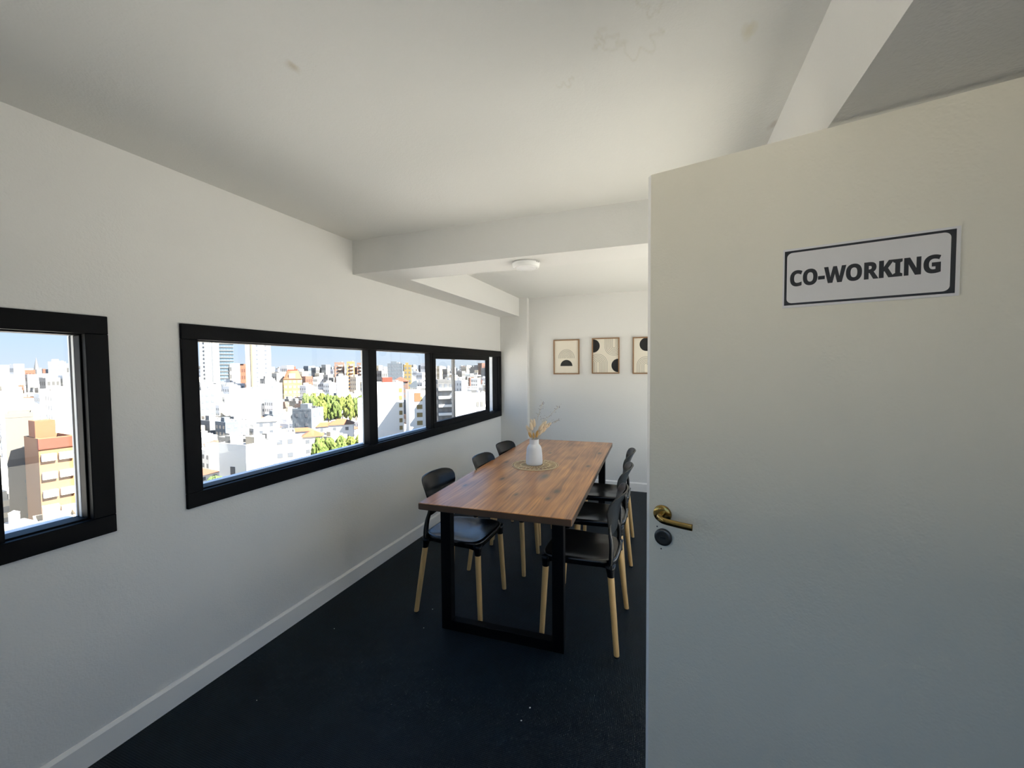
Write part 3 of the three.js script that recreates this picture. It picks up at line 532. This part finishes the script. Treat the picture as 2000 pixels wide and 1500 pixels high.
{ // near house: shaded blue-grey side, white sunlit front
  const o = block('white_house', 'near white house with a blue-grey side wall, low in the long window', 0.666, 122, -0.02, { w: 7.4, dp: 9.4, h: 12.4, cols: 3, floors: 4, fw: 0.9, fh: 0.9, sides: 'f', hut: false });
  mesh('chimney', bx(-7.4, -5.6, 12.4, 15, 1.6, 3.4), C.grey, o); mesh('shaft', bx(-5.4, -3.9, 3, 7.5, 3.68, 3.8), C.dark, o); mesh('stair_hut', bx(-4, -1, 12.4, 14.6, -2.4, 0.6), C.cream, o);
}
block('low_house', 'cream terraced house right of the near white house', 0.712, 140, 0.7, { w: 5.4, dp: 8, h: 12, cols: 2, floors: 3, fw: 1.4, fh: 1.4, wall: C.cream, hut: false });
block('tile_roof_house', 'small house with a dark gabled roof between towers and trees', 0.679, 190, 0.85, { w: 7, dp: 8, h: 11, flat: false, roof: C.slab, cols: 2 });
block('blue_wall_house', 'blue-grey walled house in front of the tree row', 0.745, 185, 1.3, { w: 8, dp: 9, h: 15, wall: C.blue, cols: 2, floors: 4 });
for (const [th, d, phi, w, dp, h, l] of [[0.738, 168, 0.8, 9, 4, 9, 'long low house with an orange tiled roof'], [0.822, 176, 0.9, 9, 7, 9.6, 'low house with a red roof terrace beneath the trees'], [0.765, 150, 0.8, 6, 6, 9.5, 'small red-roofed house near the lower trees'], [0.797, 186, 0.7, 10, 5, 8, 'low warehouse with a pale blue-grey roof and red edge']])
  block('red_roof_house', l, th, d, phi, { w, dp, h, flat: false, roof: C.orange, cols: 2, hut: false });
block('neighbour_pillar', 'white narrow neighbouring building end at the right of the largest pane', 0.873, 75, 0.95, { w: 2.2, dp: 3, h: 25.6, cols: 1, sides: '', hut: false });
{ // white apartment block in the second pane
  const o = block('white_apartments', 'tall plain white apartment block in the second pane with a column of windows', 0.93, 165, 0.8, { w: 9.6, dp: 10, h: 25.4, sides: '', hut: false });
  for (let i = 0; i < 8; i++) { mesh('window', bx(-0.05, 0.06, 2 + i * 2.9, 3.6 + i * 2.9, -4.3, -3.1), C.yellow, o); }
  mesh('roof_box', bx(-6, -2, 25.4, 28, -1, 2.6), C.red, o);
  const q = block('white_apartments', 'lower white apartment block with a stack of tan windows, right in the second pane', 1.0, 154, 0.85, { w: 9.0, dp: 10, h: 22.6, sides: '', hut: false });
  for (let i = 0; i < 7; i++) { mesh('window', bx(-0.05, 0.06, 2.2 + i * 2.9, 3.8 + i * 2.9, -0.2, 1.8), C.yellow, q); mesh('window', bx(-0.05, 0.06, 2.2 + i * 2.9, 3.6 + i * 2.9, -4, -3.2), C.grey, q); }
  mesh('brick_front', bx(0, 0.1, 19.5, 22.6, 0.4, 2.6), C.brick, q);
}
block('blue_block', 'blue-grey windowed block on the skyline of the second pane', 0.941, 330, 1.0, { w: 11, dp: 10, h: 34.5, wall: C.blue, cols: 5, floors: 12, fw: 1.2, fh: 1.5 });
block('yellow_block', 'yellow apartment block on the skyline of the second pane', 0.969, 300, 1.0, { w: 5, dp: 8, h: 33, wall: C.yellow, cols: 2, floors: 11, fw: 1.2, fh: 1.4 });
block('red_roof_house', 'house with a bright red roof behind the plain white block', 0.952, 260, 1.0, { w: 9, dp: 9, h: 23.5, flat: false, roof: C.red, cols: 2, wall: C.pink });
{ // barrel-vaulted hall
  const [x, z] = at(0.99, 230), t = thing('barrel_hall', 'hall with a rounded pale blue vaulted roof above the second pane', 'building', [x, GY, z], -1.0);
  mesh('walls', bx(-14, 0, 0, 21, -3.8, 3.8), C.white, t);
  const g = new THREE.CylinderGeometry(3.8, 3.8, 14, 32, 1, false, -Math.PI / 2, Math.PI); g.rotateZ(Math.PI / 2); g.rotateX(-Math.PI / 2 * 0); g.translate(-7, 21, 0); mesh('vault', g, C.blue, t);
}
{ // balconied block in the third pane
  const o = block('balcony_block', 'white and grey block with stacked balconies in the sliding sash pane', 1.056, 150, 0.95, { w: 5.6, dp: 9, h: 26.5, cols: 3, floors: 9, fw: 1.0, fh: 1.5, wall: C.grey, hut: false });
  for (let i = 1; i < 9; i++) mesh('balcony', bx(0, 1.2, i * 2.94, i * 2.94 + 0.9, -2.6, 2.6), C.white, o);
  const q = block('white_apartments', 'broad white block with windows at its right end, in the sliding sash pane', 1.113, 140, 1.1, { w: 10.2, dp: 9, h: 22.3, sides: '', hut: false });
  for (let i = 0; i < 6; i++) for (const zz of [-4.4, -3]) mesh('window', bx(-0.05, 0.06, 3 + i * 3.1, 4.6 + i * 3.1, zz, zz + 0.9), C.slab, q);
}
{ // orange brick block in the left window
  const o = block('brick_apartments', 'orange brick apartment block with white balconies in the left window', 0.381, 104, 0.12, { w: 4.2, dp: 6.6, h: 19.6, wall: C.brick, sides: '', hut: false, roof: C.tile });
  for (let i = 0; i < 6; i++) for (const s of [1, -1]) mesh('balcony', rbx(0, 0.5, i * 3.05 + 1.3, i * 3.05 + 2.5, s * 1.02 - 0.86, s * 1.02 + 0.86, 0.05), C.shutter, o);
  mesh('red_fascia', bx(-0.2, 0.25, 18.6, 20.3, -2.15, 2.15), C.red, o); mesh('stair_tower', bx(-4.5, -1.5, 19.6, 23.2, -0.4, 2), C.orange, o);
  for (let i = 0; i < 6; i++) mesh('side_balcony', bx(-3, -1, i * 3.05 + 1.2, i * 3.05 + 2.1, -2.9, -2.1), C.cream, o);
  const g = block('shaded_side_block', 'tall concrete block left of the orange brick apartments', 0.3435, 112, 0.36, { w: 3.2, dp: 8, h: 23.5, wall: C.greyshade, sides: '', hut: false });  // grey-beige block: shade on the brick building's side put into its colour
  for (let i = 0; i < 6; i++) mesh('window', bx(-0.05, 0.05, i * 3 + 3, i * 3 + 3.5, -0.6, -0.2), C.dark, g);
}
{ // water tank on a nearer roof, spire and skyline blocks of the left window
  const [x, z] = at(0.333, 92), t = thing('water_tank', 'round white roof water tank low in the left window', 'tank', [x, GY, z], 0);
  const c = new THREE.CylinderGeometry(0.55, 0.55, 1.5, 24); c.translate(0, 10.7, 0); mesh('tank', c, C.tank, t);
  const k = new THREE.ConeGeometry(0.58, 0.35, 24); k.translate(0, 11.6, 0); mesh('lid', k, C.tank, t); mesh('stand', bx(-1.5, 1.5, 0, 9.95, -1.5, 1.5), C.slab, t);
  const [sx, sz] = at(0.364, 600), s = thing('church_spire', 'dark pointed church spire on the skyline of the left window', 'tower', [sx, GY, sz], 0.4);
  mesh('tower', bx(-2, 2, 0, 33, -2, 2), C.grey, s); const co = new THREE.ConeGeometry(1.9, 12, 8); co.translate(0, 39, 0); mesh('spire', co, C.dark, s);
  block('white_block', 'white stepped block right of the spire on the skyline', 0.386, 420, 0.4, { w: 8, dp: 9, h: 37, cols: 4, floors: 12 });
  block('white_block', 'plain white block with a flat roof behind the brick apartments', 0.392, 200, 0.2, { w: 5.6, dp: 9, h: 24, cols: 2 });
  block('white_block', 'long white block left behind the tall grey block', 0.345, 165, 0.3, { w: 6.5, dp: 9, h: 22, cols: 3 });
  block('low_house', 'low cream roof terrace at the foot of the brick apartments', 0.378, 94, 0.3, { w: 4.5, dp: 4.5, h: 8.2, cols: 2, wall: C.cream });
}
// ---- trees
{
  const leaf = [std(0.05, 0.075, 0.009, 0.9), std(0.066, 0.083, 0.008, 0.9), std(0.034, 0.055, 0.014, 0.9)], bark = std(0.12, 0.09, 0.06, 0.95);
  const crowns = [0, 1, 2].map((k) => { const gs = []; for (let i = 0; i < 46; i++) {
    const u = rr(-0.35, 1), a = rr(0, 6.283), q = Math.sqrt(Math.max(0, 1 - u * u)) * rr(0.55, 1), g = new THREE.IcosahedronGeometry(rr(0.2, 0.36), 1), p = g.attributes.position;
    for (let j = 0; j < p.count; j++) { const s = 1 + 0.35 * noise(p.getX(j) * 9 + i, p.getY(j) * 9 + p.getZ(j) * 7); p.setXYZ(j, p.getX(j) * s, p.getY(j) * s, p.getZ(j) * s); }
    g.computeVertexNormals(); g.translate(Math.cos(a) * q, u * 0.8, Math.sin(a) * q); gs.push(g); } return merged(gs); });
  const trunk = new THREE.CylinderGeometry(0.22, 0.34, 1, 8); trunk.translate(0, 0.5, 0);
  const list = [];
  for (let r = 0; r < 5; r++) for (let i = 0; i < 5; i++) if (!(r === 3 && i > 1 && i < 4)) list.push([0.755 + 0.0285 * i + (r % 2 ? 0.014 : 0), 224 + r * 8.5, rr(13.5, 17.5) + r * 0.3, rr(2.5, 2.8), 'row']);
  for (let i = 0; i < 9; i++) list.push([0.777 + 0.045 * (i % 3) + 0.02 * (Math.floor(i / 3) % 2), 134 + 8.5 * Math.floor(i / 3), rr(8.5, 10.5), rr(1.9, 2.2), 'near']);
  for (let i = 0; i < 4; i++) list.push([0.915 + 0.021 * i, 134 + (i % 2) * 9, rr(8.8, 10), 2.1, 'second']);
  for (let i = 0; i < 4; i++) list.push([0.4085 + 0.004 * (i % 2), 116 + i * 5.5, 11 + i * 2.2, 1.9, 'left']);
  for (let i = 0; i < 2; i++) list.push([0.568 + 0.022 * i, 113 + i * 7, 6.4, 2, 'low']);
  const labels = { second: 'green treetop below the white block in the second pane', left: 'green tree beside the orange brick block', low: 'dull green tree low at the left of the largest pane' };
  const nth = ['leftmost', 'second from the left', 'third from the left', 'fourth from the left', 'fifth from the left', 'sixth from the left'], rowOf = {};
  list.forEach(([th, d, h, r, k], i) => {
    const line = k + (k === 'row' ? Math.round((d - 224) / 8.5) : k === 'near' ? Math.round((d - 134) / 8.5) : ''), place = rowOf[line] = (rowOf[line] ?? -1) + 1, deep = { row: ['nearest', 'second', 'third', 'fourth', 'farthest'], near: ['nearest', 'middle', 'farthest'] }[k]?.[+line.slice(-1)];
    const label = k === 'row' ? `broad yellow-green tree, ${nth[place]} in the ${deep} line behind the low houses` : k === 'near' ? `leafy tree low in the largest pane, ${nth[place]} in its ${deep} line` : `${labels[k]}, ${nth[place]}`;
    const [x, z] = at(th, d), t = thing('street_tree', label, 'tree', [x, GY, z], rr(0, 6), { row: 'tree row behind the low houses', near: 'trees low in the largest pane', second: 'treetops in the second pane', left: 'trees beside the brick block', low: 'trees low at the left' }[k]);
    const c = mesh('crown', crowns[i % 3], leaf[k === 'low' ? 2 : i % 3 === 2 ? 0 : i % 2], t); c.position.y = h * 0.6; c.scale.set(r, h * 0.4, r);
    const s = mesh('trunk', trunk, bark, t); s.scale.set(1, h * 0.5, 1);
  });
}
// ---- the packed low-rise city: a few kinds of house, each copied
{
  const kinds = [
    ['low white flat-roofed house in the packed city', { w: 6, dp: 7, h: 6, cols: 2 }], ['low cream house with a flat roof in the packed city', { w: 7, dp: 6, h: 7.5, wall: C.cream, cols: 3, fw: 0.9 }],
    ['mid-height white apartment house in the packed city', { w: 6, dp: 7.4, h: 12, cols: 3, fw: 0.9 }], ['grey rendered apartment house in the packed city', { w: 6.6, dp: 7, h: 9.5, wall: C.grey, cols: 3, fw: 0.9 }],
    ['small house with a terracotta roof in the packed city', { w: 6, dp: 7, h: 5.5, flat: false, roof: C.tile, cols: 2 }], ['pink rendered house in the packed city', { w: 6, dp: 6, h: 8, wall: C.pink, cols: 2, roof: C.tile }],
    ['blue-grey apartment house in the packed city', { w: 5.4, dp: 7, h: 11, wall: C.blue, cols: 2 }], ['white house with a red roof terrace in the packed city', { w: 6.6, dp: 7, h: 8, roof: C.tile, cols: 3, fw: 0.9 }],
    ['taller white apartment block in the packed city', { w: 6.4, dp: 7, h: 18, cols: 3, fw: 0.9 }], ['taller cream apartment block in the packed city', { w: 6.6, dp: 7, h: 22, wall: C.cream, cols: 3, fw: 0.9 }],
  ];
  const used = scene.children.filter((o) => o.userData.category === 'building' || o.userData.category === 'tree').map((o) => [o.position.x, o.position.z, o.userData.category === 'tree' ? 6 : /tower|hall|white_apartments/.test(o.name) ? 14 : 9]);
  const keep = used.slice(), spots = [];
  const marks = scene.children.filter((o) => o.userData.category === 'building' || o.name === 'church_spire').map((o) => [o.position.x, o.position.z, o.name.replace(/_\d+$/, '').replace(/_/g, ' ')]);
  const ca = Math.cos(0.12), sa = Math.sin(0.12);
  for (let i = -60; i < 60; i++) for (let j = -60; j < 60; j++) {
    const u = i * 10 + rr(-1, 1), v = j * 8.6 + rr(-0.5, 0.5), x = u * ca - v * sa, z = u * sa + v * ca, d = Math.hypot(x - 2.06, z), th = Math.atan2(-z, 2.06 - x);
    if (((i % 7) + 7) % 7 === 0 || ((j % 9) + 9) % 9 === 0) continue; // streets
    if (th < 0.3 || th > 1.2 || (th > 0.44 && th < 0.54) || d < 108 || d > 470) continue;
    if (keep.some(([a, b, r]) => Math.hypot(a - x, b - z) < r + 3)) continue;
    spots.push([d, x, z, th]);
  }
  spots.sort((a, b) => a[0] - b[0]);
  const protos = {};
  spots.slice(0, 300).forEach(([d, x, z, th]) => {
    // keep sight lines to the buildings and trees picked out above
    const free = (d < 235 && th > 0.74 && th < 0.9) || (d < 160 && th > 0.9);
    const k = free ? [0, 1, 4, 7][Math.floor(rnd() * 4)] : d < 190 ? [0, 1, 3, 4, 5, 7][Math.floor(rnd() * 6)] : d > 200 && rnd() < 0.12 ? 8 + Math.floor(rnd() * 2) : Math.floor(rnd() * 8.6);
    let o;
    if (protos[k]) { o = protos[k].clone(); o.name = numbered('city_house'); o.userData = { ...protos[k].userData }; scene.add(o); }
    else { o = protos[k] = block('city_house', kinds[k][0], 0, 0, 0, kinds[k][1], 'houses of the packed city: ' + kinds[k][0].replace(' in the packed city', '')); }
    { // say which one by the picked-out building or tree that stands nearest to it in the view
      let best = null, bd = 1e9;
      for (const [hx, hz, name] of marks) { const hd = Math.hypot(hx - 2.06, hz), ht = Math.atan2(-hz, 2.06 - hx), q = Math.abs(ht - th) * 260 + Math.abs(hd - d) * 0.25; if (q < bd) { bd = q; best = [hd, ht, name]; } }
      const side = best[1] - th > 0.012 ? 'left of' : th - best[1] > 0.012 ? 'right of' : '', deep = d - best[0] > 18 ? 'behind' : best[0] - d > 18 ? 'in front of' : '';
      o.userData.label = kinds[k][0].replace(' in the packed city', '') + ' ' + (side && deep ? deep.replace(' of', '') + ' and ' + side : side || deep || 'beside') + ' the ' + best[2];
    }
    o.position.set(x, GY, z); o.rotation.y = -0.12 + [0, 0, 0.05, -0.05][Math.floor(rnd() * 4)]; const s = free || d < 190 ? rr(0.6, 0.95) : rr(0.8, 1.25); o.scale.set(1, s, rr(0.85, 1.1));
  });
  // beyond: too many and too small to pick apart
  const far = [], cols = [C.white, C.white, C.cream, C.grey, C.white, C.blue, C.white, C.tile, C.slab].map((m) => m.color);
  for (const s of spots.slice(300)) far.push([s[1], s[2], s[0] > 330 && rnd() < 0.15 ? rr(18, 30) : rr(6, 14)]);
  for (let i = 0; i < 4200; i++) { const th = rr(0.28, 1.22), d = 450 + 1500 * rnd() ** 1.4; const [x, z] = at(th, d); far.push([x, z, rnd() < 0.16 ? rr(20, 36 + d * 0.003) : rr(7, 22)]); }
  const seen = far.length;
  // more low-rise city, coloured whiter to bounce light in, all round and close below, where the windows look but the camera does not
  for (let i = -50; i < 50; i++) for (let j = -50; j < 50; j++) {
    if (((i % 6) + 6) % 6 === 0 || ((j % 7) + 7) % 7 === 0) continue;
    const u = i * 13 + rr(-1.6, 1.6), v = j * 12 + rr(-1.2, 1.2), x = u * ca - v * sa, z = u * sa + v * ca, d = Math.hypot(x - 2.06, z), th = Math.atan2(-z, 2.06 - x);
    if (d < 22 || d > 560 || (th > 0.3 && th < 1.2 && !(th > 0.44 && th < 0.54) && d > 84)) continue;
    far.push([x, z, rr(5, d < 100 ? 9 : 16), 10.5, 9.5]);
  }
  const g = (() => { const gs = [], add = (b, k) => { const n = b.attributes.position.count; b.setAttribute('color', new THREE.Float32BufferAttribute(new Float32Array(n * 3).fill(k), 3)); gs.push(b.toNonIndexed()); };
    add(bx(-0.5, 0.5, 0, 1, -0.5, 0.5), 1);
    for (let j = 0; j < 5; j++) for (let i = 0; i < 3; i++) { add(bx(0.49, 0.505, 0.1 + j * 0.18, 0.19 + j * 0.18, -0.4 + i * 0.3, -0.22 + i * 0.3), 0.35); add(bx(-0.4 + i * 0.3, -0.22 + i * 0.3, 0.1 + j * 0.18, 0.19 + j * 0.18, 0.49, 0.505), 0.35); }
    return mergeGeometries(gs); })();
  const im = new THREE.InstancedMesh(g, std(1, 1, 1, 0.9, { vertexColors: true }), far.length), m4 = new THREE.Matrix4(), q = new THREE.Quaternion();
  far.forEach(([x, z, h, fw, fd], i) => { q.setFromAxisAngle(V(0, 1, 0), -0.12 + rr(-0.12, 0.12)); m4.compose(V(x, GY, z), q, V(fw ?? rr(6, 8.5), h, fd ?? rr(5.5, 8))); im.setMatrixAt(i, m4); im.setColorAt(i, i < seen ? cols[Math.floor(rnd() * cols.length)] : [C.white, C.white, C.white, C.cream, C.white, C.slab][Math.floor(rnd() * 6)].color); });
  im.name = 'distant_city'; im.castShadow = im.receiveShadow = true; tag(im, 'distant sprawl of pale city buildings towards the horizon', 'city'); stuff(im); scene.add(im);
}

renderer.render(scene, camera);
